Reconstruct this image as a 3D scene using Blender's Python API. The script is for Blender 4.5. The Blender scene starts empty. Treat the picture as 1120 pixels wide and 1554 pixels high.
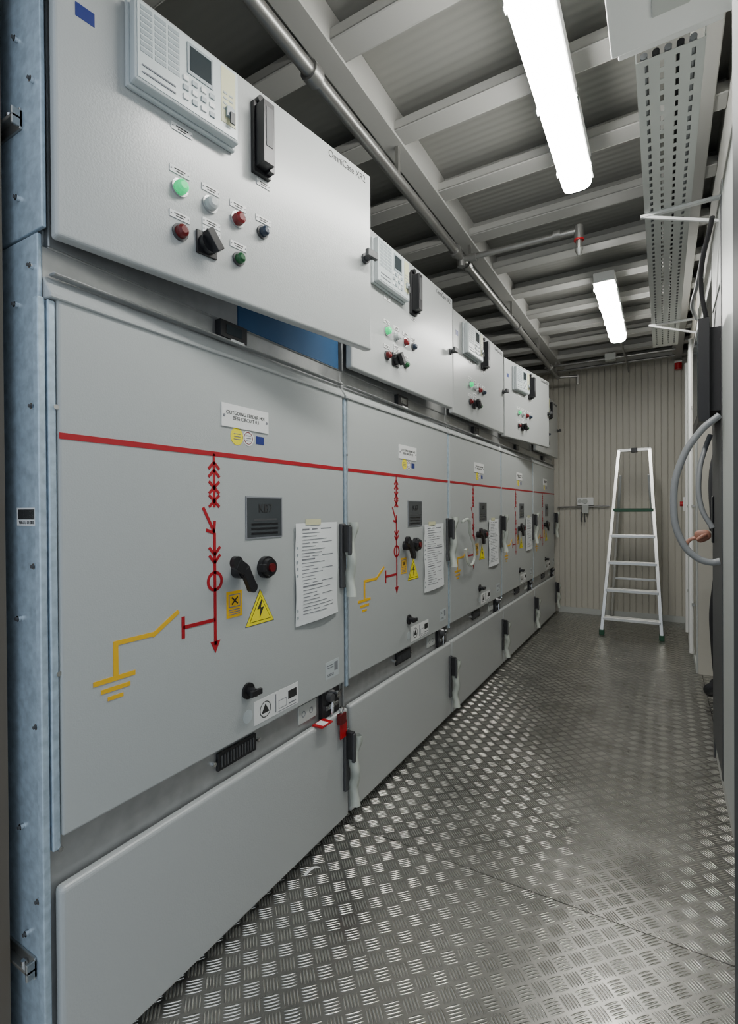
import bpy, math, random, bmesh
from mathutils import Vector, Matrix
random.seed(4)
D=bpy.data
COL=bpy.context.scene.collection

# ------------------------------------------------------------------ materials
def newmat(name):
    m=D.materials.new(name);m.use_nodes=True
    nt=m.node_tree;b=nt.nodes['Principled BSDF'];return m,nt,b
def mat(name,c,rough=.5,metal=0.,bump=0.,bscale=200.,emit=0.,var=0.,vscale=3.,spec=.5,alpha=1.,coat=0.):
    m,nt,b=newmat(name)
    b.inputs['Base Color'].default_value=(*c,1);b.inputs['Roughness'].default_value=rough
    b.inputs['Metallic'].default_value=metal;b.inputs['Specular IOR Level'].default_value=spec
    b.inputs['Coat Weight'].default_value=coat;b.inputs['Coat Roughness'].default_value=.15
    if alpha<1: b.inputs['Alpha'].default_value=alpha
    if emit>0:
        b.inputs['Emission Color'].default_value=(*c,1);b.inputs['Emission Strength'].default_value=emit
    tc=nt.nodes.new('ShaderNodeTexCoord')
    if bump>0:
        n=nt.nodes.new('ShaderNodeTexNoise');n.inputs['Scale'].default_value=bscale;n.inputs['Detail'].default_value=2
        bp=nt.nodes.new('ShaderNodeBump');bp.inputs['Strength'].default_value=bump;bp.inputs['Distance'].default_value=.001
        nt.links.new(tc.outputs['Object'],n.inputs['Vector']);nt.links.new(n.outputs['Fac'],bp.inputs['Height']);nt.links.new(bp.outputs['Normal'],b.inputs['Normal'])
    if var>0:
        n=nt.nodes.new('ShaderNodeTexNoise');n.inputs['Scale'].default_value=vscale;n.inputs['Detail'].default_value=6
        r=nt.nodes.new('ShaderNodeMapRange');r.inputs['From Min'].default_value=.3;r.inputs['From Max'].default_value=.7;r.inputs['To Min'].default_value=1-var;r.inputs['To Max'].default_value=1+var
        mx=nt.nodes.new('ShaderNodeVectorMath');mx.operation='SCALE';mx.inputs[0].default_value=c
        nt.links.new(tc.outputs['Object'],n.inputs['Vector']);nt.links.new(n.outputs['Fac'],r.inputs['Value'])
        nt.links.new(r.outputs[0],mx.inputs['Scale']);nt.links.new(mx.outputs[0],b.inputs['Base Color'])
    return m
M={}
M['panel']=mat('painted_steel_grey',(.43,.45,.445),.30,bump=.40,bscale=230,coat=.15)
M['panel2']=mat('painted_steel_grey_door',(.415,.44,.435),.34,bump=.3,bscale=300)
M['galv']=mat('galvanised_sheet',(.42,.43,.43),.38,.7,var=.10,vscale=25)
M['galvblue']=mat('galvanised_sheet_blue',(.44,.55,.64),.38,.40,bump=.4,bscale=60,var=.18,vscale=60)
M['bluefacing']=mat('blue_facing_sheet',(.05,.13,.27),.2,.2)  # plain dark blue colour for the facing behind the first control door
M['black']=mat('black_plastic',(.012,.012,.014),.35)
M['blackm']=mat('black_matte',(.02,.02,.022),.7)
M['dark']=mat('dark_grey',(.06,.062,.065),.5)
M['red']=mat('red_marking',(.36,.003,.012),.45)
M['yellow']=mat('yellow_marking',(.72,.42,.01),.5)
M['yellows']=mat('warning_yellow',(.85,.74,.01),.45)
M['orange']=mat('orange_sticker',(.80,.46,.01),.5)
M['white']=mat('white_plastic',(.76,.77,.76),.4)
M['paper']=mat('paper',(.74,.77,.77),.55,bump=.6,bscale=9)
M['ink']=mat('ink_grey',(.20,.21,.23),.7)
M['inkblack']=mat('ink_black',(.02,.02,.02),.6)
M['bluest']=mat('blue_sticker',(.015,.03,.18),.4)
M['relay']=mat('relay_housing',(.50,.55,.56),.35)
M['relayface']=mat('relay_face',(.56,.62,.62),.3)
M['key']=mat('relay_key',(.32,.37,.39),.4)
M['lcd']=mat('lcd',(.035,.045,.05),.12)
M['glass']=mat('window_glass',(.055,.062,.066),.18)
M['cream']=mat('cream_label',(.60,.60,.38),.5)
M['green_on']=mat('lamp_green',(.0,.75,.22),.25,emit=.6)
M['green_b']=mat('button_green',(.01,.10,.03),.3)
M['red_l']=mat('lamp_red',(.18,.012,.015),.25)
M['red_b']=mat('button_red',(.12,.006,.008),.3)
M['redtag']=mat('tag_red',(.42,.006,.012),.35)
M['white_l']=mat('lamp_white',(.50,.53,.53),.25)
M['blue_b']=mat('button_blue',(.02,.035,.06),.3)
M['chrome']=mat('chrome',(.65,.66,.67),.18,1.)
M['steel']=mat('zinc_steel',(.42,.42,.40),.35,.9,var=.12,vscale=12)
M['pipe']=mat('conduit_steel',(.28,.28,.27),.36,.8,var=.1,vscale=15)
M['beam']=mat('beam_paint',(.36,.36,.34),.5,bump=.2,bscale=60)
M['alu']=mat('aluminium',(.60,.60,.58),.30,.97)
M['green_t']=mat('green_rubber',(.01,.07,.035),.5)
M['film']=mat('plastic_film',(.58,.62,.56),.25,alpha=.8)
M['ral']=mat('lightgrey_cabinet',(.46,.48,.46),.4)
M['cable']=mat('grey_cable',(.22,.23,.24),.4)
M['skin']=mat('skin',(.42,.20,.14),.5)
M['jacket']=mat('dark_cloth',(.02,.021,.025),.85,bump=.5,bscale=300)
M['trouser']=mat('black_trousers',(.012,.012,.015),.85,bump=.5,bscale=300)
M['hair']=mat('dark_hair',(.03,.02,.015),.6)
M['frame']=mat('door_frame_brown',(.14,.115,.085),.5)
M['framedark']=mat('door_frame_dark',(.012,.017,.022),.5)
M['body_white']=mat('fixture_body',(.62,.63,.62),.4)
M['rubber']=mat('sub_floor',(.01,.01,.01),.8)
M['emit']=mat('tube_diffuser',(1.,.985,.94),.3,emit=47.)
M['wallfar']=mat('sandwich_panel_cream',(.52,.50,.435),.45,bump=.1,bscale=40,var=.04,vscale=2)
M['wall']=mat('sandwich_panel_grey',(.46,.46,.43),.5)

def checker_plate():
    m,nt,b=newmat('aluminium_tread_plate')
    N=nt.nodes;L=nt.links
    def mt(op,a,c=None,d=None,clamp=False):
        n=N.new('ShaderNodeMath');n.operation=op;n.use_clamp=clamp
        for i,v in enumerate((a,c,d)):
            if v is None: continue
            if isinstance(v,(int,float)): n.inputs[i].default_value=v
            else: L.new(v,n.inputs[i])
        return n.outputs[0]
    tc=N.new('ShaderNodeTexCoord')
    mp=N.new('ShaderNodeMapping');mp.inputs['Rotation'].default_value=(0,0,math.radians(45));s=1/.043
    mp.inputs['Scale'].default_value=(s,s,s)
    L.new(tc.outputs['Object'],mp.inputs['Vector'])
    sx=N.new('ShaderNodeSeparateXYZ');L.new(mp.outputs[0],sx.inputs[0])
    x,y=sx.outputs[0],sx.outputs[1]
    fx=mt('FLOOR',x);fy=mt('FLOOR',y)
    par=mt('FLOORED_MODULO',mt('ADD',fx,fy),2.0)
    lx=mt('SUBTRACT',mt('SUBTRACT',x,fx),.5);ly=mt('SUBTRACT',mt('SUBTRACT',y,fy),.5)
    inv=mt('SUBTRACT',1.0,par)
    u=mt('ADD',mt('MULTIPLY',lx,par),mt('MULTIPLY',ly,inv))
    v=mt('ADD',mt('MULTIPLY',ly,par),mt('MULTIPLY',lx,inv))
    vv=mt('MULTIPLY',v,5.6)
    fr=mt('ABSOLUTE',mt('SUBTRACT',vv,mt('ROUND',vv)))
    au=mt('DIVIDE',mt('ABSOLUTE',u),.45)
    hw=mt('MULTIPLY',mt('SUBTRACT',1.0,mt('POWER',au,3.0)),.36)
    q=mt('DIVIDE',fr,mt('MAXIMUM',hw,.001))
    prof=mt('SUBTRACT',1.0,mt('MULTIPLY',q,q),clamp=True)
    edge=mt('LESS_THAN',mt('ABSOLUTE',v),.46)
    hgt=mt('MULTIPLY',mt('MULTIPLY',prof,edge),mt('LESS_THAN',au,1.0))
    bp=N.new('ShaderNodeBump');bp.inputs['Strength'].default_value=1.;bp.inputs['Distance'].default_value=.0022
    L.new(hgt,bp.inputs['Height']);L.new(bp.outputs[0],b.inputs['Normal'])
    no=N.new('ShaderNodeTexNoise');no.inputs['Scale'].default_value=5;no.inputs['Detail'].default_value=8
    L.new(tc.outputs['Object'],no.inputs['Vector'])
    cr=N.new('ShaderNodeMapRange');cr.inputs['From Min'].default_value=.3;cr.inputs['From Max'].default_value=.7
    cr.inputs['To Min'].default_value=.24;cr.inputs['To Max'].default_value=.38;L.new(no.outputs['Fac'],cr.inputs['Value'])
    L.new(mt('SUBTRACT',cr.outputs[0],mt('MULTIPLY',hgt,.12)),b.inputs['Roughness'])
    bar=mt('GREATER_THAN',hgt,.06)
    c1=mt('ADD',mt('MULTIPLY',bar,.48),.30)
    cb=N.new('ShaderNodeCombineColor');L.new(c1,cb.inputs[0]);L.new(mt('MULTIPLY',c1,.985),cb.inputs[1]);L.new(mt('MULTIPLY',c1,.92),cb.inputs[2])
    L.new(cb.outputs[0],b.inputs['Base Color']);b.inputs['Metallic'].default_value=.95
    return m
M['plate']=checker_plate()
def corr(name,c,axis,scale,dist):
    m,nt,b=newmat(name);b.inputs['Base Color'].default_value=(*c,1);b.inputs['Roughness'].default_value=.55
    tc=nt.nodes.new('ShaderNodeTexCoord');w=nt.nodes.new('ShaderNodeTexWave');w.bands_direction=axis;w.inputs['Scale'].default_value=scale
    bp=nt.nodes.new('ShaderNodeBump');bp.inputs['Distance'].default_value=dist;bp.inputs['Strength'].default_value=.6
    nt.links.new(tc.outputs['Object'],w.inputs['Vector']);nt.links.new(w.outputs['Fac'],bp.inputs['Height']);nt.links.new(bp.outputs[0],b.inputs['Normal'])
    return m
M['ceil']=corr('ceiling_liner_sheet',(.27,.27,.25),'Y',9.,.0018)

# ------------------------------------------------------------------ mesh builder
class MB:
    def __init__(s): s.v=[];s.f=[];s.m=[];s.mats=[];s.sm=[]
    def mi(s,k):
        if k not in s.mats: s.mats.append(k)
        return s.mats.index(k)
    def add(s,vs,fs,k,smooth=False):
        o=len(s.v);s.v+= [tuple(v) for v in vs];i=s.mi(k)
        for f in fs: s.f.append([o+a for a in f]);s.m.append(i);s.sm.append(smooth)
    def box(s,x0,x1,y0,y1,z0,z1,k,rot=None):
        vs=[(x,y,z) for x in (x0,x1) for y in (y0,y1) for z in (z0,z1)]
        if rot:
            c=Vector(((x0+x1)/2,(y0+y1)/2,(z0+z1)/2));vs=[rot@(Vector(v)-c)+c for v in vs]
        s.add(vs,[(0,1,3,2),(4,6,7,5),(0,4,5,1),(2,3,7,6),(0,2,6,4),(1,5,7,3)],k)
    def cyl(s,p0,p1,r0,k,r1=None,n=20,smooth=True):
        r1=r0 if r1 is None else r1
        p0=Vector(p0);p1=Vector(p1);d=(p1-p0).normalized();a=d.orthogonal().normalized();b=d.cross(a)
        vs=[];
        for p,r in ((p0,r0),(p1,r1)):
            for i in range(n):
                t=2*math.pi*i/n;vs.append(p+(a*math.cos(t)+b*math.sin(t))*r)
        s.add(vs,[(i,(i+1)%n,n+(i+1)%n,n+i) for i in range(n)],k,smooth)
        s.add(vs[:n],[tuple(range(n))[::-1]],k);s.add(vs[n:],[tuple(range(n))],k)
    def beam(s,p0,p1,w,t,k,up=(0,0,1)):
        p0=Vector(p0);p1=Vector(p1);d=(p1-p0).normalized();a=d.cross(Vector(up)).normalized();b=a.cross(d)
        vs=[p+a*i*w/2+b*j*t/2 for p in (p0,p1) for i in (-1,1) for j in (-1,1)]
        s.add(vs,[(0,1,3,2),(4,6,7,5),(0,4,5,1),(2,3,7,6),(0,2,6,4),(1,5,7,3)],k)
    def poly(s,pts,x0,x1,k):
        n=len(pts);vs=[(x0,y,z) for y,z in pts]+[(x1,y,z) for y,z in pts]
        s.add(vs,[tuple(range(n))[::-1],tuple(range(n,2*n))]+[(i,(i+1)%n,n+(i+1)%n,n+i) for i in range(n)],k)
    def stroke(s,pts,w,x0,x1,k):
        for a,b in zip(pts[:-1],pts[1:]):
            a=Vector(a);b=Vector(b);d=(b-a).normalized();q=Vector((-d.y,d.x))*w/2
            s.poly([a-q,b-q,b+q,a+q],x0,x1,k)
    def ring(s,c,ro,ri,x0,x1,k,n=28):
        vs=[]
        for x in (x0,x1):
            for r in (ri,ro):
                for i in range(n):
                    t=2*math.pi*i/n;vs.append((x,c[0]+r*math.cos(t),c[1]+r*math.sin(t)))
        fs=[]
        for i in range(n):
            j=(i+1)%n;fs+=[(2*n+i,3*n+i,3*n+j,2*n+j),(n+i,n+j,3*n+j,3*n+i),(i,2*n+i,2*n+j,j)]
        s.add(vs,fs,k)
    def disc(s,c,r,x0,x1,k,n=24): s.cyl((x0,*c),(x1,*c),r,k,n=n)
    def make(s,name,parent=None,bevel=0,seg=2,loc=None):
        me=D.meshes.new(name);me.from_pydata(s.v,[],s.f)
        for k in s.mats: me.materials.append(M[k])
        me.polygons.foreach_set('material_index',s.m);me.polygons.foreach_set('use_smooth',s.sm)
        bm=bmesh.new();bm.from_mesh(me);bmesh.ops.recalc_face_normals(bm,faces=bm.faces);bm.to_mesh(me);bm.free()
        o=D.objects.new(name,me);COL.objects.link(o)
        if parent: o.parent=parent
        if loc: o.location=loc
        if bevel:
            b=o.modifiers.new('bevel','BEVEL');b.width=bevel;b.segments=seg;b.limit_method='ANGLE';b.angle_limit=math.radians(40)
        return o
def empty(name,loc=(0,0,0),parent=None):
    e=D.objects.new(name,None);e.location=loc;e.empty_display_size=.1;COL.objects.link(e)
    if parent:e.parent=parent
    return e
def text(name,body,loc,size,k,parent,align='CENTER',rot=(math.pi/2,0,math.pi/2),sx=1.,spacing=1.):
    c=D.curves.new(name,'FONT');c.body=body;c.size=size;c.align_x=align;c.align_y='CENTER';c.extrude=.0002;c.space_line=spacing
    c.materials.append(M[k]);o=D.objects.new(name,c);o.location=loc;o.rotation_euler=rot;o.scale=(sx,1,1);COL.objects.link(o);o.parent=parent
    return o
def tube(name,pts,r,k,parent=None,cyclic=False):
    c=D.curves.new(name,'CURVE');c.dimensions='3D';c.bevel_depth=r;c.bevel_resolution=4;c.use_fill_caps=True
    sp=c.splines.new('BEZIER');sp.bezier_points.add(len(pts)-1)
    for p,q in zip(sp.bezier_points,pts): p.co=q;p.handle_left_type=p.handle_right_type='AUTO'
    c.materials.append(M[k]);o=D.objects.new(name,c);COL.objects.link(o)
    if parent:o.parent=parent
    return o

# ------------------------------------------------------------------ room shell
XL,XR=-2.45,.20; YN,YF=.40,5.63; ZC=2.62
DY0,DY1=2.70,3.95
b=MB()
b.box(XL,1.5,-1.2,YF+.1,-.06,-.006,'rubber')
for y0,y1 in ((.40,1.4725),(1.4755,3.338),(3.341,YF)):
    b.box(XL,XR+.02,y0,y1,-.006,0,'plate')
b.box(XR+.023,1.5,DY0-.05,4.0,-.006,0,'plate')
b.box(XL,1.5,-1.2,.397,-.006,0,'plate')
b.make('floor')
b=MB();b.box(XL,1.5,YN,YF+.1,ZC,ZC+.08,'ceil');b.make('ceiling')
b=MB();b.box(XL,1.5,YF+.012,YF+.1,0,ZC,'wallfar')
x=XL
while x<XR+.05:
    b.box(x+.002,x+.052,YF,YF+.014,0,ZC,'wallfar');x+=.0555
b.make('wall_back',bevel=.003,seg=1)
b=MB();b.box(XL-.08,XL,YN,YF+.1,0,ZC,'wall');b.make('wall_left')
b=MB()
b.box(XR,XR+.08,YN,DY0,0,ZC,'wall');b.box(XR,XR+.08,DY1,YF,0,ZC,'wallfar');b.box(XR,XR+.08,DY0,DY1,2.12,ZC,'wall')
b.make('wall_right')
b=MB()
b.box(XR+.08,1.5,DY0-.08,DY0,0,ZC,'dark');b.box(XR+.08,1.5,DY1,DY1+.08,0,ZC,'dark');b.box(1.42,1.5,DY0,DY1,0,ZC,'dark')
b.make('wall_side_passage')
b=MB()
b.box(XL,-1.072,YN,YN+.07,0,ZC,'frame');b.box(.0465,1.5,YN,YN+.07,0,ZC,'framedark');b.box(-1.072,.0465,YN,YN+.07,2.15,ZC,'frame')
b.make('wall_front')
b=MB();b.box(-.96,XR,YF-.012,YF,0,.06,'ral');b.make('baseboard_back',bevel=.002)
b=MB();b.box(XR-.012,XR,DY1+.03,YF-.012,0,.05,'ral');b.make('baseboard_right',bevel=.002)
b=MB()
b.box(XR-.008,XR,DY0-.03,DY0,0,2.16,'dark');b.box(XR-.012,XR,DY1,DY1+.03,0,2.16,'ral');b.box(XR-.012,XR,DY0,DY1,2.12,2.16,'ral')
b.make('trim_1',bevel=.003)

# ceiling frame
b=MB();zb=2.515
y=.46
while y<YF:
    b.box(XL,XR,y-.045,y+.045,zb+.001,zb+.009,'beam');b.box(XL,XR,y+.037,y+.045,zb,ZC,'beam')
    b.box(XL,XR,y-.045,y-.037,zb+.0,zb+.04,'beam')
    y+=.42
for x in (-1.75,-.90,.12):
    b.box(x-.04,x+.04,YN+.07,YF,zb-.004,ZC,'beam')
b.make('ceiling_beam_frame',bevel=.003,seg=1)

# ------------------------------------------------------------------ switchgear
XA=-.991
SH=(0,-.014,0)
def make_cabinet(i,ang,boxw,docv):
    e=empty('switchgear_cabinet',(XA,.5+i,0))
    b=MB()
    b.box(-1.35,-.02,.012,.988,0,1.598,'galv')
    b.box(-1.35,-.02,.012,.988,1.602,2.15,'panel')
    if i==0: b.box(-.020,-.002,.50,.988,1.602,2.15,'bluefacing');b.box(-.020,-.002,.012,.498,1.602,2.15,'galv')  # first cabinet only: far half of the facing coloured blue
    else: b.box(-.020,-.002,.012,.988,1.602,2.15,'galv')
    b.box(-.9,.0,.01,.99,1.598,1.602,'galv')
    b.box(-.02,-.004,0,1.0,0,1.60,'galv')
    b.box(-.002,.006,.992,1.0,0,1.56,'galv')
    b.make('body',e,bevel=.002,seg=1)
    b=MB()
    b.box(.0,.016,.018,.985,.492,1.505,'panel2')
    b.make('breaker_door',e,bevel=.005,seg=3)
    b=MB()
    hy0,hy1=.002,.988
    vs=[(.022,hy0,1.500),(.022,hy1,1.500),(.022,hy0,1.508),(.022,hy1,1.508),(-.004,hy0,1.545),(-.004,hy1,1.545),(-.004,hy0,1.5),(-.004,hy1,1.5)]
    b.add(vs,[(0,1,3,2),(2,3,5,4),(4,5,7,6),(6,7,1,0),(0,2,4,6),(1,7,5,3)],'panel')
    b.box(-.004,.012,hy0,.016,.47,1.498,'galvblue')
    b.box(.0,.02,.01,.988,1.545,1.55,'galv')
    b.make('hood',e,bevel=.002,seg=1)
    b=MB();b.box(.0,.026,.008,.992,.02,.402,'panel');b.make('cable_door',e,bevel=.010,seg=4)
    b=MB()
    b.box(-.004,.004,.41,.55,.432,.478,'black')
    for j in range(12): b.box(.004,.006,.42+j*.0105,.424+j*.0105,.44,.47,'dark')
    b.disc((.40,.455),.006,-.004,.004,'chrome',10);b.disc((.56,.455),.006,-.004,.004,'chrome',10)
    b.box(-.004,.012,.855,.955,.405,.50,'black');b.box(.012,.020,.87,.94,.43,.445,'chrome')
    b.cyl((.012,.89,.47),(.03,.89,.47),.014,'dark');b.cyl((.012,.93,.47),(.03,.93,.47),.012,'chrome')
    b.cyl((.02,.905,.455),(.02,.90,.41),.006,'chrome',n=8)
    b.box(-.004,.0,.745,.838,.425,.482,'ral');b.ring((.77,.452),.01,.007,0,.001,'ink',14);b.ring((.81,.452),.01,.007,0,.001,'ink',14)
    for s in (.015,.97):
        for z in (.47,1.3,.8): b.cyl((.01,s,z),(.014,s,z),.005,'chrome',n=8)
    b.box(-.004,.016,.420,.515,1.553,1.597,'black');b.box(.016,.0175,.440,.495,1.563,1.588,'lcd')
    b.box(.020,.0212,.45,.50,1.546,1.5525,'white')
    b.make('strip_fittings',e,bevel=.0015,seg=1)
    # mimic diagram
    b=MB();X0,X1=.0158,.0172
    def st(p,w,k): b.stroke(p,w,X0,X1,k)
    def ch(y,z,w,h,up,k='red'):
        s=-1 if up else 1
        st([(y-w,z+s*h),(y,z),(y+w,z+s*h)],.0075,k)
    st([(.032,1.247),(.998,1.247)],.012,'red')
    yc=.407
    st([(yc,1.247),(yc,1.112)],.007,'red')
    ch(yc,1.226,.018,.018,True);ch(yc,1.206,.018,.018,True)
    for zz in (1.162,1.128):
        st([(yc-.017,zz+.015),(yc+.017,zz-.015)],.0075,'red');st([(yc-.017,zz-.015),(yc+.017,zz+.015)],.0075,'red')
    st([(.371,1.112),(.407,1.048)],.008,'red');st([(.408,1.078),(.405,1.048),(.380,1.056)],.008,'red')
    st([(yc,1.048),(yc,.765)],.0085,'red')
    ch(yc,.992,.018,.02,False);ch(yc,.972,.018,.02,False)
    b.ring((yc,.926),.026,.018,X0,X1,'red')
    st([(.309,.829),(yc,.829)],.009,'red');st([(.309,.855),(.309,.803)],.009,'red')
    b.poly([(yc-.016,.775),(yc,.745),(yc+.016,.775)],X0,X1,'red')
    b.stroke([(.296,.870),(.226,.828)],.010,X0,X1+.0002,'yellow')
    st([(.234,.8315),(.135,.8315)],.010,'yellow');st([(.140,.8265),(.140,.765)],.011,'yellow')
    st([(.092,.760),(.184,.760)],.010,'yellow');st([(.108,.740),(.172,.740)],.009,'yellow');st([(.122,.722),(.156,.722)],.008,'yellow')
    b.make('mimic_diagram',e,loc=SH)
    b=MB()
    b.box(.016,.019,.432,.608,1.322,1.382,'white')
    for y in (.44,.60): b.disc((y,1.350),.004,.019,.020,'ink',8)
    b.disc((.487,1.300),.023,.016,.017,'yellows');b.disc((.529,1.300),.021,.016,.017,'white')
    b.ring((.529,1.300),.017,.015,.017,.0175,'red_l',20)
    for z in (1.306,1.299,1.292): b.box(.017,.0176,.475,.499,z,z+.002,'ink');b.box(.017,.0176,.519,.539,z,z+.002,'ink')
    b.box(.016,.017,.559,.591,1.288,1.310,'bluest')
    b.box(.016,.017,.445,.500,.823,.892,'orange')
    b.box(.017,.0175,.452,.493,.850,.884,'ink');b.box(.0175,.018,.455,.490,.853,.881,'orange')
    b.stroke([(.462,.876),(.483,.858)],.004,.018,.0185,'inkblack');b.stroke([(.483,.876),(.462,.858)],.004,.018,.0186,'inkblack')
    for z in (.842,.836,.830): b.box(.017,.0176,.452,.492,z,z+.0025,'ink')
    b.poly([(.512,.786),(.628,.786),(.570,.884)],.016,.0168,'inkblack')
    b.poly([(.514,.7875),(.626,.7875),(.570,.881)],.0168,.0172,'yellows')
    b.poly([(.527,.795),(.613,.795),(.570,.867)],.0172,.0176,'inkblack')
    b.poly([(.530,.7968),(.610,.7968),(.570,.8635)],.0176,.0180,'yellows')
    b.poly([(.574,.855),(.557,.828),(.569,.829),(.566,.802),(.584,.833),(.571,.832),(.578,.855)],.0180,.0184,'inkblack')
    b.disc((.519,.543),.018,.016,.0165,'relay')
    b.box(.016,.0168,.543,.735,.508,.574,'white')
    b.ring((.588,.540),.023,.0205,.0168,.0172,'inkblack',24);b.poly([(.572,.530),(.604,.530),(.588,.556)],.0168,.0173,'inkblack')
    b.box(.0168,.0173,.630,.634,.515,.568,'ink');b.box(.0168,.0173,.645,.680,.520,.545,'ink');b.box(.0173,.0176,.647,.678,.522,.543,'white')
    b.box(.0168,.0173,.688,.728,.535,.560,'inkblack');b.box(.0168,.0173,.690,.725,.520,.524,'ink')
    b.box(.0168,.0173,.640,.728,.512,.514,'ink')
    b.box(.016,.0168,.882,.962,.532,.590,'relay')
    for z in (.575,.567,.545,.540): b.box(.0168,.0172,.89,.93,z,z+.003,'ink')
    b.box(.0168,.0172,.935,.955,.552,.582,'ink')
    b.make('labels',e,loc=SH)
    text('label_lettering','OUTGOING FEEDER H0%d\nBESS CIRCUIT 0.%d'%(i+1,i+1),(.0195,.506,1.353),.0132,'inkblack',e)
    b=MB()
    b.box(.012,.0185,.516,.666,1.025,1.142,'ink');b.box(.0185,.0190,.520,.662,1.029,1.138,'glass')
    for j in range(3): b.box(.0190,.0194,.535,.645,1.036+j*.013,1.042+j*.013,'black')
    b.box(.0190,.0193,.545,.640,1.075,1.080,'dark')
    b.make('sight_window',e,loc=SH)
    text('window_lettering','KB7',(.0198,.578,1.108),.034,'inkblack',e)
    b=MB()
    b.cyl((.016,.467,.945),(.045,.467,.945),.020,'black')
    b.cyl((.045,.467,.945),(.052,.467,.945),.017,'black')
    b.beam((.050,.434,.968),(.050,.462,.950),.030,.016,'black',up=(1,0,0));b.beam((.050,.462,.952),(.050,.490,.900),.026,.016,'black',up=(1,0,0))
    b.cyl((.043,.434,.970),(.057,.434,.970),.017,'black',n=16);b.cyl((.043,.490,.900),(.057,.490,.900),.014,'black',n=16)
    b.cyl((.016,.576,.943),(.030,.576,.943),.031,'black',n=28);b.cyl((.030,.576,.943),(.042,.576,.943),.026,'black',.024,n=28)
    b.cyl((.042,.576,.943),(.048,.576,.943),.012,'red_b');b.box(.03,.048,.536,.551,.935,.955,'black')
    b.cyl((.016,.505,.614),(.022,.505,.614),.022,'black');b.cyl((.022,.505,.614),(.048,.505,.614),.011,'black')
    b.box(.042,.052,.485,.526,.606,.622,'black')
    b.make('breaker_controls',e,bevel=.002,seg=2)
    b=MB()
    for z0,z1,xo in ((.83,1.055,.016),(.12,.335,.026)):
        b.box(xo,xo+.012,.955,.984,z0,z1,'dark')
        b.box(xo+.012,xo+.036,.960,.980,z1-.10,z1-.005,'black')
        b.box(xo+.030,xo+.042,.962,.978,z1-.11,z1-.01,'dark')
    b.make('door_handles',e,bevel=.003,seg=2)
    b=MB()
    rr=random.Random(i)
    for z0,z1,xo in ((.80,1.06,.030),(.07,.31,.040)):
        n=12;pts=[]
        for j in range(n+1):
            t=j/n;z=z1+(z0-z1)*t
            w=.016+.005*math.sin(j*1.7)+.004*rr.random();x=xo+.022+.007*math.sin(j*1.1+1)
            pts.append((x,.982+.012*min(1,t*2)*-1+.012+.005*math.sin(j*.9),z,w))
        vs=[];fs=[]
        for (x,y,z,w) in pts: vs+=[(x-.02,y-w*.5,z),(x+.004,y-w*.3,z),(x+.010,y+w*.4,z),(x-.015,y+w,z)]
        for j in range(n):
            o=4*j
            for a in range(4): c=(a+1)%4;fs.append((o+a,o+c,o+4+c,o+4+a))
        b.add(vs,fs,'film',True)
    b.make('handle_film',e)
    if docv:
        y0,y1,z0,z1=docv
        n=8;b=MB();vs=[];fs=[]
        def xl(u,v): return .0195+.006*math.sin(u*3.1)*(1-v)+.004*math.sin(v*5+u*2)**2
        for a in range(n+1):
            for c in range(n+1):
                u=a/n;v=c/n
                vs.append((xl(u,v),y0+(y1-y0)*u,z0+(z1-z0)*v+.008*(1-u)*(-1 if v==0 else 0)))
        for a in range(n):
            for c in range(n): o=a*(n+1)+c;fs.append((o,o+n+1,o+n+2,o+1))
        b.add(vs,fs,'paper',True)
        rr=random.Random(7+i)
        for j in range(26):
            v=.93-j*.034;
            segs=[(.14,.14+.25+.5*rr.random())] if j%4 else [(.14,.3),(.36,.5),(.58,.86)]
            for u0,u1 in segs:
                u1=min(u1,.92);h=.0022*(2 if j in(0,9,17) else 1);q=6
                for t in range(q):
                    ua=u0+(u1-u0)*t/q;ub=u0+(u1-u0)*(t+1)/q;ya=y0+(y1-y0)*ua;yb=y0+(y1-y0)*ub;z=z0+(z1-z0)*v
                    b.add([(xl(ua,v)+.0008,ya,z),(xl(ub,v)+.0008,yb,z),(xl(ub,v)+.0008,yb,z+h),(xl(ua,v)+.0008,ya,z+h)],[(0,1,2,3)],'ink')
        for j in range(14):
            z=z0+.015+j*(z1-z0-.03)/13
            b.box(.0215,.0222,y0+.006,y0+.013,z,z+.008,'key')
        b.box(.022,.0235,y0+.05,y0+.13,z1-.006,z1+.012,'cream')
        b.make('test_document',e,loc=SH)
    # ---- low voltage compartment door (ajar)
    zb,zt=1.608,2.158
    d=MB()
    t=.028
    d.box(-.006,t-.006,0,boxw,zb,zt,'panel')
    door=d.make('control_compartment_door',e,bevel=.006,seg=3)
    door.location=(.021,.006,0);door.rotation_euler=(0,0,-ang)
    F=t-.006
    r=MB();r.box(-.012,-.006,.012,boxw-.012,zb+.012,zb+.016,'galv');r.box(-.012,-.006,.012,boxw-.012,zt-.016,zt-.012,'galv')
    r.box(-.012,-.006,boxw-.016,boxw-.012,zb+.012,zt-.012,'galv');r.make('door_return',door)
    RS=(0,-.030,0)
    r=MB()
    r.box(F,F+.012,.155,.408,1.952,2.125,'relay')
    r.box(F+.012,F+.034,.160,.403,1.957,2.120,'relay')
    r.make('protection_relay',door,bevel=.004,seg=2,loc=RS)
    r=MB();G=F+.034
    r.box(G,G+.0015,.166,.397,1.963,2.114,'relayface')
    g=G+.0015
    for a in range(3):
        for c in range(8): r.box(g,g+.0008,.172+a*.029,.196+a*.029,2.100-c*.012,2.108-c*.012,'key')
    r.box(g,g+.002,.272,.334,2.038,2.104,'key');r.box(g+.002,g+.0025,.277,.329,2.046,2.098,'lcd')
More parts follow.
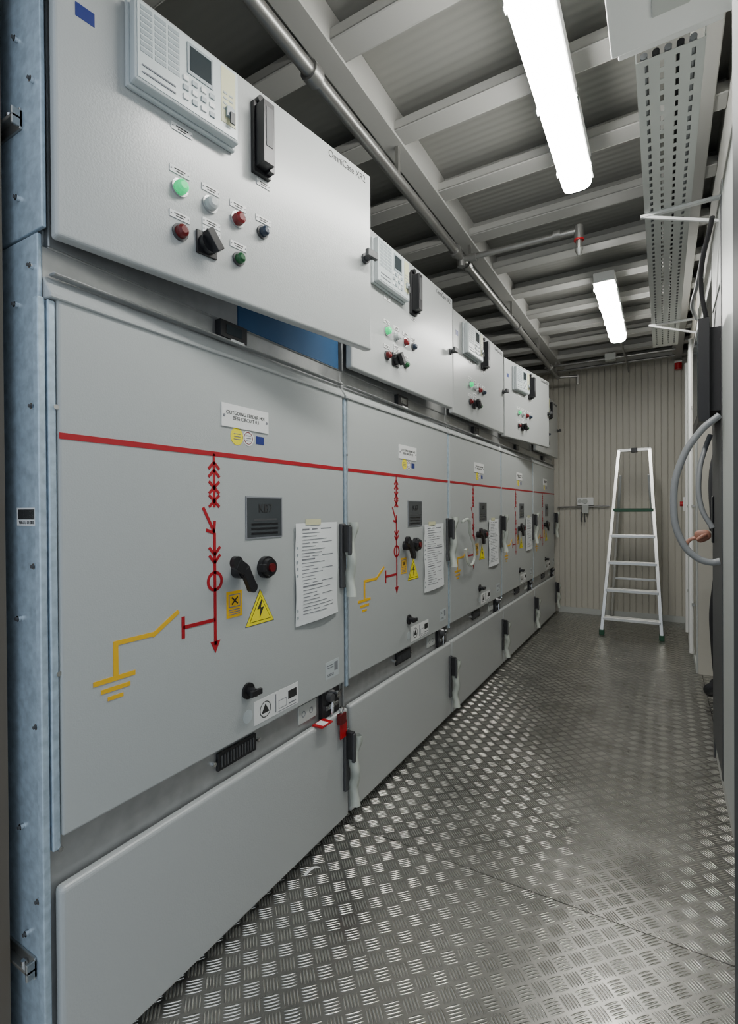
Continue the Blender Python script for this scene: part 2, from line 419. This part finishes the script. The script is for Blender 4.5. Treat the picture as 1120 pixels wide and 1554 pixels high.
    for a in range(4):
        for c in range(3): r.box(g,g+.003,.262+a*.021,.274+a*.021,2.018-c*.020,2.028-c*.020,'key' if (a+c)%2 else 'white')
    for c in range(2): r.box(g,g+.0015,.175,.245,1.975+c*.014,1.978+c*.014,'ink')
    r.box(g,g+.0012,.355,.392,1.985,2.110,'cream')
    for c in range(4):
        for a in range(2): r.box(g+.0012,g+.002,.360+a*.014,.370+a*.014,2.05-c*.012,2.054-c*.012,'key')
    r.box(g,g+.008,.366,.386,2.000,2.022,'key');r.box(g+.008,g+.012,.372,.384,1.985,2.010,'dark')
    r.make('relay_keypad',door,loc=RS)
    r=MB()
    r.box(F,F+.012,.452,.505,1.938,2.112,'black');r.box(F+.012,F+.045,.457,.490,1.950,2.100,'black')
    r.box(F+.045,F+.0465,.464,.484,1.990,2.085,'dark');r.box(F+.012,F+.030,.487,.502,1.945,1.975,'black')
    r.cyl((F,.470,2.118),(F+.02,.470,2.118),.010,'black',n=10)
    r.make('test_block',door,bevel=.003,seg=2,loc=(0,-.020,0))
    r=MB()
    P=[(.252,1.842,.046),(.328,1.839,.046),(.402,1.836,.046),(.477,1.834,.046),(.251,1.745,.046),(.329,1.762,.046),(.329,1.744,.046),(.402,1.740,.046),(.258,1.935,.050),(.478,1.925,.040)]
    for (s,z,w) in P:
        s-=.010
        r.box(F,F+.002,s-w/2,s+w/2,z-.0075,z+.0075,'white')
        r.box(F+.002,F+.0024,s-w*.28,s+w*.28,z+.001,z+.0035,'inkblack');r.box(F+.002,F+.0024,s-w*.2,s+w*.2,z-.004,z-.0015,'inkblack')
        for q in (-.43,.43): r.disc((s+q*w,z),.0015,F+.002,F+.003,'ink',6)
    r.box(F,F+.0006,.036,.070,2.030,2.056,'bluest')
    r.make('name_plates',door)
    r=MB()
    for (s,z,k,rad) in [(.258,1.806,'green_on',.015),(.332,1.804,'white_l',.015),(.406,1.802,'red_l',.015),(.480,1.802,'blue_b',.012),(.258,1.710,'red_b',.014),(.408,1.708,'green_b',.012)]:
        r.cyl((F,s,z),(F+.006,s,z),rad+.004,'dark' if rad<.015 else 'chrome')
        r.cyl((F+.006,s,z),(F+.018,s,z),rad,k,rad*.9);r.cyl((F+.018,s,z),(F+.022,s,z),rad*.9,k,rad*.5)
    r.box(F,F+.006,.296,.348,1.682,1.734,'black');r.cyl((F+.006,.322,1.708),(F+.022,.322,1.708),.022,'black')
    r.box(F+.02,F+.042,.312,.332,1.684,1.732,'black',rot=Matrix.Rotation(math.radians(38),3,'X'))
    r.make('lamps_and_switches',door,bevel=.0015,seg=2,loc=(0,-.017,0))
    r=MB()
    r.cyl((F,.860,1.885),(F+.008,.860,1.885),.016,'dark');r.cyl((F+.008,.860,1.885),(F+.026,.860,1.885),.010,'dark')
    r.box(F+.022,F+.036,.837,.884,1.878,1.900,'dark')
    r.make('turn_latch',door,bevel=.0015,seg=2)
    text('cabinet_name','OmniCase XR2',(F+.0006,boxw-.108,2.132),.030,'inkblack',door,sx=.85)
    return e
ANG=[.174,.044,.028,.147,.03]
for i in range(5):
    docv={0:(.723,.950,.752,1.062),1:(.683,.926,.715,1.030),2:(.70,.92,.73,1.03),3:(.72,.93,.76,1.03)}.get(i)
    e=make_cabinet(i,ANG[i],.892 if i!=2 else .88,docv)
    if i==0:
        b=MB()
        b.box(.030,.046,.915,.950,.37,.405,'red_b');b.ring((.932,.415),.014,.010,.034,.040,'chrome',16)
        b.box(.034,.038,.925,.965,.315,.372,'redtag')
        b.box(.010,.050,.800,.862,.403,.408,'redtag');b.box(.014,.046,.812,.842,.408,.409,'white')
        b.make('padlock_and_tag',e,bevel=.002)
    if i in (2,):
        tube('white_strap',[(.05,.10,1.03),(.07,.14,1.045),(.06,.20,.98),(.055,.30,.84),(.05,.28,.79),(.05,.20,.80),(.05,.16,.88)],.008,'film',e)

# side panel of the first cabinet (joins the end of the row)
sp=empty('cabinet_side_panel',(0,0,0))
b=MB()
b.box(-1.19,-.992,.492,.500,0,1.620,'galvblue');b.box(-1.19,-.975,.492,.500,1.626,2.17,'galvblue')
b.box(-1.0,-.982,.486,.499,0,1.50,'galvblue')
b.box(-1.150,-1.146,.485,.492,0,2.17,'galvblue')
b.make('sheet',sp,bevel=.002)
b=MB()
for x,z in [(-1.008,1.30),(-1.006,1.003),(-1.004,.705),(-1.004,.38),(-1.008,1.56),(-1.000,1.9),(-1.065,1.5),(-1.065,.9),(-1.065,.5),(-1.05,.30),(-1.055,1.70),(-1.055,2.0)]:
    b.cyl((x,.492,z),(x,.486,z),.006,'chrome',n=8);b.cyl((x,.486,z),(x,.482,z),.0035,'dark',n=8)
for z,xe in ((1.845,-1.040),(.245,-1.020)):
    b.box(-1.15,xe,.474,.492,z-.003,z+.003,'steel');b.box(xe-.006,xe,.474,.492,z-.016,z+.016,'steel')
    b.box(-1.15,xe,.487,.492,z-.020,z+.020,'steel')
    b.cyl((xe-.025,.482,z+.003),(xe-.025,.482,z+.012),.006,'chrome',n=8)
b.make('fixings',sp,bevel=.001,seg=1)
lb=empty('barcode_sticker',(.052,0,-.004),sp)
b=MB();b.box(-1.125,-1.052,.4905,.492,1.082,1.116,'white')
x=-1.119;rr=random.Random(3)
while x<-1.060:
    w=rr.choice((.0008,.0014,.002));b.box(x,x+w,.4898,.4905,1.094,1.113,'inkblack');x+=w+rr.choice((.001,.0015))
b.make('barcode_label',lb)
text('barcode_number','936113-01 001',(-1.0885,.4897,1.088),.009,'inkblack',lb,rot=(math.pi/2,0,0))

# ------------------------------------------------------------------ lights
def fixture(y0,y1,x=-.285,z=2.36):
    e=empty('fluorescent_light_fixture',(x,(y0+y1)/2,z))
    L=(y1-y0)/2
    b=MB()
    b.box(-.055,.055,-L,L,.032,.085,'body_white')
    b.box(-.058,.058,-L-.004,L+.004,.026,.034,'body_white')
    for s in (-L*.85,-L*.3,L*.3,L*.85):
        for q in (-1,1): b.box(q*.060-.004,q*.060+.004,s-.012,s+.012,.012,.044,'chrome')
    for s in (-L*.7,L*.7):
        b.box(-.012,.012,s-.02,s+.02,.085,.150,'steel')
    b.cyl((0,L,.05),(0,L+.03,.05),.012,'dark',n=12)
    b.make('housing',e,bevel=.004)
    b=MB();vs=[];fs=[]
    prof=[(-.052,.026),(-.052,.005),(-.045,-.012),(-.030,-.02),(.0,-.022),(.030,-.02),(.045,-.012),(.052,.005),(.052,.026)]
    ys=[(-L+.002,.6),(-L+.012,.9),(-L+.03,1.),(L-.03,1.),(L-.012,.9),(L-.002,.6)]
    for (y,s) in ys:
        for (px,pz) in prof: vs.append((px*(.9+.1*s),y,.026+(pz-.026)*s))
    m=len(prof)
    for a in range(len(ys)-1):
        for c in range(m-1): o=a*m+c;fs.append((o,o+1,o+m+1,o+m))
    fs.append(tuple(range(m)));fs.append(tuple(range((len(ys)-1)*m,len(ys)*m)))
    b.add(vs,fs,'emit',True);b.make('diffuser',e)
    return e
fixture(.84,2.13);fixture(3.14,4.22)
tube('lighting_feed_conduit',[(-.285,4.26,2.41),(-.285,4.6,2.43),(-.285,5.0,2.45),(-.285,5.6,2.45)],.008,'pipe')

# ------------------------------------------------------------------ conduits
g=empty('gas_suppression_pipework')
b=MB()
b.cyl((-.885,.48,2.385),(-.885,5.20,2.385),.021,'pipe',n=20)
b.cyl((-.885,5.2,2.385),(-.71,5.25,2.385),.014,'pipe')
for y in (1.2,2.38,2.54,3.6,4.8): b.cyl((-.885,y-.02,2.385),(-.885,y+.02,2.385),.030,'pipe',n=12)
b.cyl((-.885,2.46,2.385),(-.885,2.46,2.34),.02,'pipe',n=12)
b.cyl((-.885,2.46,2.375),(-.325,2.46,2.365),.014,'pipe')
for x in (-.82,-.42): b.cyl((x-.015,2.46,2.372),(x+.015,2.46,2.370),.020,'pipe',n=10)
b.cyl((-.325,2.46,2.385),(-.325,2.46,2.32),.020,'pipe',n=14);b.cyl((-.325,2.46,2.32),(-.325,2.46,2.28),.014,'steel',n=6)
b.cyl((-.325,2.46,2.325),(-.325,2.46,2.318),.022,'redtag',n=14)
b.cyl((-.325,2.46,2.28),(-.325,2.46,2.25),.019,'steel',.008,n=16)
b.cyl((-.71,5.25,2.40),(-.71,5.25,2.30),.014,'steel')
b.make('pipes',g)
b=MB()
for y in (.9,1.75,2.6,3.45,4.3,5.1): b.box(-.892,-.878,y-.01,y+.01,2.408,2.509,'steel')
b.make('pipe_hangers',g)
b=MB()
b.cyl((-.98,5.05,2.46),(.1,5.05,2.46),.012,'pipe');b.box(-.45,-.36,5.02,5.08,2.44,2.50,'ral')
b.cyl((-.98,5.30,2.47),(.1,5.30,2.47),.010,'pipe')
b.make('electrical_conduit')

# ------------------------------------------------------------------ cable tray
tr=empty('perforated_cable_tray')
b=MB()
x0,x1,y0,y1,z=-.058,.098,1.54,4.33,2.30
xs=[x0]
for a in range(4): c=x0+.024+a*.036;xs+=[c-.005,c+.005]
xs.append(x1)
ys=[y0]; y=y0+.02
while y<y1-.05: ys+=[y,y+.026];y+=.044
ys.append(y1)
V={};vs=[];fs=[]
for a,x in enumerate(xs):
    for c,yy in enumerate(ys): V[a,c]=len(vs);vs.append((x,yy,z))
for a in range(len(xs)-1):
    for c in range(len(ys)-1):
        if not (a%2==1 and c%2==1): fs.append((V[a,c],V[a+1,c],V[a+1,c+1],V[a,c+1]))
b.add(vs,fs,'ral')
t=b.make('tray_bottom',tr);so=t.modifiers.new('s','SOLIDIFY');so.thickness=.0015
b=MB()
b.box(x0-.002,x0,y0,y1,z,z+.055,'ral');b.box(x1,x1+.002,y0,y1,z,z+.055,'ral')
for y in (2.35,3.78):
    b.box(-.075,XR,y-.009,y+.009,z-.012,z-.002,'white');b.box(XR-.004,XR,y-.02,y+.02,z-.12,z+.05,'white')
    b.beam((-.07,y,z-.006),(XR-.006,y,z-.10),.012,.010,'white')
b.make('tray_sides',tr)
b=MB()
for k in range(5): b.cyl((-.04+k*.028,y0,z+.012),(-.03+k*.026,y1,z+.012),.009,'blackm' if k%2 else 'cable',n=10)
b.make('tray_cables',tr)
b=MB()
b.box(-.10,.135,.95,1.53,2.315,2.45,'white');b.box(-.115,.15,.95,1.50,2.305,2.318,'white')
b.box(-.108,-.100,1.0,1.5,2.318,2.345,'body_white')
b.box(-.02,.06,1.1,1.42,2.300,2.306,'ral')
b.make('cable_trunking_box',bevel=.004)

# ------------------------------------------------------------------ ladder
ld=empty('stepladder',(0,0,0))
fl=[Vector((-.462,4.79,.0)),Vector((-.010,4.80,.0))]
tp=[Vector((-.345,5.13,1.62)),Vector((-.098,5.13,1.62))]
b=MB()
for f_,t_ in zip(fl,tp):
    b.beam(f_+Vector((0,0,.03)),t_,.026,.050,'alu',up=(0,1,0))
rl=[Vector((-.44,5.50,0)),Vector((-.02,5.50,0))];rt=[Vector((-.335,5.17,1.40)),Vector((-.108,5.17,1.40))]
for f_,t_ in zip(rl,rt): b.beam(f_+Vector((0,0,.03)),t_,.022,.030,'alu',up=(0,1,0))
def at(z,A=fl,B=tp):
    t=z/1.62;return A[0].lerp(B[0],t),A[1].lerp(B[1],t)
for z in (.14,.38,.615,.85):
    p,q=at(z);b.box(p.x,q.x,p.y-.035,p.y+.045,z-.012,z+.012,'alu')
    for r_ in range(4): b.box(p.x+.01,q.x-.01,p.y-.03+r_*.02,p.y-.022+r_*.02,z+.012,z+.015,'steel')
p,q=at(1.62);b.box(p.x-.01,q.x+.01,p.y-.02,p.y+.03,1.61,1.635,'alu')
b.beam(rl[0].lerp(rt[0],.3),rl[1].lerp(rt[1],.3),.02,.02,'alu')
b.make('frame',ld,bevel=.004)
b=MB()
p,q=at(1.08);b.box(p.x-.0,q.x+.0,p.y-.03,p.y+.20,1.065,1.095,'green_t')
b.box(-.245,-.195,5.10,5.16,1.60,1.640,'black')
for f_ in fl: b.box(f_.x-.020,f_.x+.020,f_.y-.030,f_.y+.035,0,.045,'green_t')
for f_ in rl: b.box(f_.x-.016,f_.x+.016,f_.y-.02,f_.y+.02,0,.04,'black')
b.make('plastic_parts',ld,bevel=.004)

# ------------------------------------------------------------------ back wall fittings
w=empty('wall_earthing_bar')
b=MB()
b.cyl((-.96,YF-.03,1.11),(-.466,YF-.03,1.118),.008,'pipe',n=10)
b.box(-.765,-.61,YF-.05,YF,1.13,1.21,'white');b.box(-.72,-.655,YF-.055,YF-.02,1.045,1.13,'ral');b.cyl((-.69,YF-.06,1.17),(-.69,YF-.05,1.17),.025,'ral')
b.cyl((-.74,YF-.05,1.17),(-.74,YF-.056,1.17),.02,'ral')
for x in (-.73,-.70): b.cyl((x,YF-.035,1.06),(x+.01,YF-.05,.955),.006,'dark',n=8)
b.make('bar_and_box',w,bevel=.002)
b=MB();b.cyl((.13,5.56,2.40),(.13,5.56,2.46),.03,'redtag');b.box(.10,.16,5.53,5.62,2.46,2.475,'white');b.make('alarm_beacon')

# ------------------------------------------------------------------ right side
b=MB()
for y,x,k in ((4.25,.175,'white'),(4.55,.18,'ral'),(4.95,.175,'white')):
    b.cyl((x,y,.06),(x,y,2.30),.014,k,n=14)
    for z in (.4,1.1,1.8): b.box(x,XR-.002,y-.02,y+.02,z,z+.02,'steel')
b.make('vertical_conduits')
b=MB();b.box(.150,XR,5.08,5.16,1.07,1.19,'white');b.cyl((.15,5.12,1.13),(.128,5.12,1.13),.022,'redtag');b.make('emergency_push_button',bevel=.003)
wc=empty('wall_cabinet')
b=MB()
b.box(.188,.199,1.45,2.22,.10,2.24,'ral');b.box(.188,.199,2.26,2.66,1.95,2.24,'ral');b.box(.188,.199,2.26,2.66,.10,1.93,'dark')
b.box(.185,.199,2.225,2.255,.10,2.24,'dark')
b.box(.180,.188,2.58,2.61,.95,1.15,'black')
b.make('enclosure',wc,bevel=.004)
mo=empty('wall_monitor')
b=MB();b.box(.115,.150,2.22,2.60,1.42,1.80,'black');b.box(.150,.187,2.25,2.57,1.46,1.77,'blackm')
b.box(.113,.115,2.25,2.57,1.45,1.77,'lcd');b.make('screen_and_mount',mo,bevel=.006)
tube('flexible_cable_loop',[(.175,2.17,1.43),(.12,2.17,1.38),(.055,2.17,1.26),(.035,2.17,1.12),(.055,2.17,.99),(.10,2.17,.925),(.15,2.17,.905),(.175,2.17,.91)],.012,'cable')
tube('flexible_cable_loop',[(.17,2.5,1.40),(.15,2.48,1.34),(.13,2.45,1.25),(.135,2.42,1.1),(.17,2.4,1.02)],.010,'cable')
tube('wall_cables',[(.165,2.3,2.20),(.14,2.5,2.05),(.17,2.6,1.87)],.009,'blackm')
tube('wall_cables',[(.165,2.72,2.28),(.15,2.95,2.20),(.14,3.2,2.18),(.17,3.4,2.17)],.009,'cable')

# small strip of tape dropped on the floor
b=MB()
vs=[];n=8
for j in range(n+1):
    t=j/n;vs+=[(-.940+.02*t,1.20+.05*t,.001+.010*math.sin(t*3.1)),(-.931+.02*t,1.197+.05*t,.001+.010*math.sin(t*3.1))]
b.add(vs,[(2*j,2*j+1,2*j+3,2*j+2) for j in range(n)],'white',True);b.make('tape_scrap')

# ------------------------------------------------------------------ person (technician standing in the side doorway)
per=empty('technician_person',(0,0,0))
def skinmesh(name,verts,edges,radii,root,sub=2):
    me=D.meshes.new(name);me.from_pydata(verts,edges,[]);o=D.objects.new(name,me);COL.objects.link(o)
    sk=o.modifiers.new('skin','SKIN');sk.use_smooth_shade=True
    for i,r in enumerate(radii):
        v=me.skin_vertices[0].data[i];v.radius=(r,r) if not isinstance(r,tuple) else r
        v.use_root=(i==root)
    s=o.modifiers.new('sub','SUBSURF');s.levels=s.render_levels=sub
    bpy.context.view_layer.update()
    dg=bpy.context.evaluated_depsgraph_get();nm=D.meshes.new_from_object(o.evaluated_get(dg))
    D.objects.remove(o);o=D.objects.new(name,nm);COL.objects.link(o);o.parent=per
    for p in nm.polygons:p.use_smooth=True
    return o
px=.335;py=3.44
V=[(px,py,.95),(px,py,1.10),(px+.01,py,1.30),(px+.01,py,1.43),(px-.005,py,1.53),
   (px+.01,py-.17,1.42),(px+.0,py-.23,1.14),(px-.105,py-.14,.965),
   (px+.01,py+.17,1.42),(px+.05,py+.21,1.14),(px+.0,py+.21,.90),
   (px,py-.09,.88),(px-.06,py-.06,.50),(px-.05,py-.03,.10),(px-.135,py-.01,.045),
   (px,py+.09,.88),(px-.03,py+.09,.50),(px+.0,py+.10,.10),(px-.10,py+.12,.045)]
E=[(0,1),(1,2),(2,3),(3,4),(3,5),(5,6),(6,7),(3,8),(8,9),(9,10),(0,11),(11,12),(12,13),(13,14),(0,15),(15,16),(16,17),(17,18)]
Rr=[.125,.12,.135,.10,.055,.065,.048,.034,.065,.048,.034,.085,.062,.045,.035,.085,.062,.045,.035]
bo=skinmesh('clothed_body',V,E,Rr,0)
for k in ('jacket','trouser','skin','black'): bo.data.materials.append(M[k])
for p in bo.data.polygons:
    c=p.center
    arm=abs(c.y-py)>.16 or (c.x<px-.03 and c.z>.9)
    p.material_index=0 if (c.z>.90 or (arm and c.z>.86)) else (3 if c.z<.085 else 1)
    if c.z>1.49: p.material_index=2
def hand(wrist,fwd,side,down,nm):
    wrist=Vector(wrist);f=Vector(fwd).normalized();s=Vector(side).normalized();dn=Vector(down).normalized()
    vs=[wrist,wrist+f*.045,wrist+f*.085];ed=[(0,1),(1,2)];rd=[.026,(.020,.038),(.016,.038)]
    skin=skinmesh(nm+'_palm',vs,ed,rd,0);skin.data.materials.append(M['skin'])
    for j,(o,l) in enumerate(((-.030,.068),(-.010,.078),(.010,.073),(.029,.058))):
        a=wrist+f*.075+s*o;p=[a,a+f*l*.45,a+f*l*.75+dn*l*.28,a+f*l*.88+dn*l*.55]
        q=skinmesh('%s_finger_%d'%(nm,j+1),p,[(0,1),(1,2),(2,3)],[.0095,.009,.0085,.007],0);q.data.materials.append(M['skin'])
    a=wrist+f*.025-s*.02;p=[a,a-s*.025+f*.025,a-s*.032+f*.055+dn*.012]
    q=skinmesh(nm+'_thumb',p,[(0,1),(1,2)],[.013,.011,.009],0);q.data.materials.append(M['skin'])
hand((px-.105,py-.14,.96),(-1,.05,-.35),(0,1,0),(.1,0,-1),'left_hand')
hand((px,py+.21,.89),(-.15,0,-1),(-1,0,0),(0,-1,0),'right_hand')
bm=bmesh.new();bmesh.ops.create_uvsphere(bm,u_segments=32,v_segments=24,radius=1)
for v in bm.verts:
    x,y,z=v.co
    jaw=1-.28*max(0,-z)**1.3
    X=x*.098*jaw;Y=y*.076*jaw;Z=z*.118
    if x<-.6:
        X-=.018*math.exp(-(y/.16)**2-((z+.12)/.2)**2)
        X-=.006*math.exp(-(y/.3)**2-((z+.5)/.1)**2)
        X+=.008*math.exp(-((abs(y)-.38)/.16)**2-((z-.05)/.12)**2)
    v.co=(X,Y,Z)
me=D.meshes.new('head');bm.to_mesh(me);bm.free();me.materials.append(M['skin'])
for p in me.polygons:p.use_smooth=True
he=D.objects.new('head',me);COL.objects.link(he);he.parent=per;he.location=(px-.01,py,1.645)
b=MB()
for s in (-1,1):
    b.cyl((px-.096,py+s*.029,1.651),(px-.101,py+s*.029,1.651),.012,'white',.009,n=12);b.cyl((px-.101,py+s*.029,1.651),(px-.1025,py+s*.029,1.651),.005,'inkblack',n=10)
    b.box(px-.105,px-.098,py+s*.029-.015,py+s*.029+.015,1.670,1.675,'hair')
    b.cyl((px,py+s*.074,1.640),(px+.004,py+s*.088,1.645),.026,'skin',.022,n=14)
b.box(px-.104,px-.096,py-.022,py+.022,1.585,1.590,'red_b')
b.make('face_features',per,bevel=.001)
bm=bmesh.new();bmesh.ops.create_uvsphere(bm,u_segments=28,v_segments=20,radius=1)
bmesh.ops.delete(bm,geom=[v for v in bm.verts if v.co.z<(.45 if v.co.x<-.2 else -.25)],context='VERTS')
for v in bm.verts: v.co=(v.co.x*.106,v.co.y*.084,v.co.z*.128)
me=D.meshes.new('hair');bm.to_mesh(me);bm.free();me.materials.append(M['hair'])
for p in me.polygons:p.use_smooth=True
ha=D.objects.new('hair',me);COL.objects.link(ha);ha.parent=per;ha.location=(px-.008,py,1.650)

# ------------------------------------------------------------------ world + camera
wd=D.worlds.new('world');bpy.context.scene.world=wd;wd.use_nodes=True
wd.node_tree.nodes['Background'].inputs[0].default_value=(.70,.78,.88,1);wd.node_tree.nodes['Background'].inputs[1].default_value=1.25

f,yaw,pit,rol=761.05,.5299,-.0058,-.0070
cam=D.cameras.new('camera');cam.sensor_fit='VERTICAL';cam.sensor_height=36;cam.lens=36*f/1554;cam.clip_start=.01
co=D.objects.new('camera',cam);COL.objects.link(co)
Fw=Vector((-math.sin(yaw),math.cos(yaw),0));Rt=Vector((math.cos(yaw),math.sin(yaw),0));Up=Vector((0,0,1))
F2=Fw*math.cos(pit)+Up*math.sin(pit);U2=Up*math.cos(pit)-Fw*math.sin(pit)
R3=Rt*math.cos(rol)+U2*math.sin(rol);U3=U2*math.cos(rol)-Rt*math.sin(rol)
mw=Matrix((( R3.x,U3.x,-F2.x,0),(R3.y,U3.y,-F2.y,0),(R3.z,U3.z,-F2.z,1.105),(0,0,0,1)))
co.matrix_world=mw
bpy.context.scene.camera=co
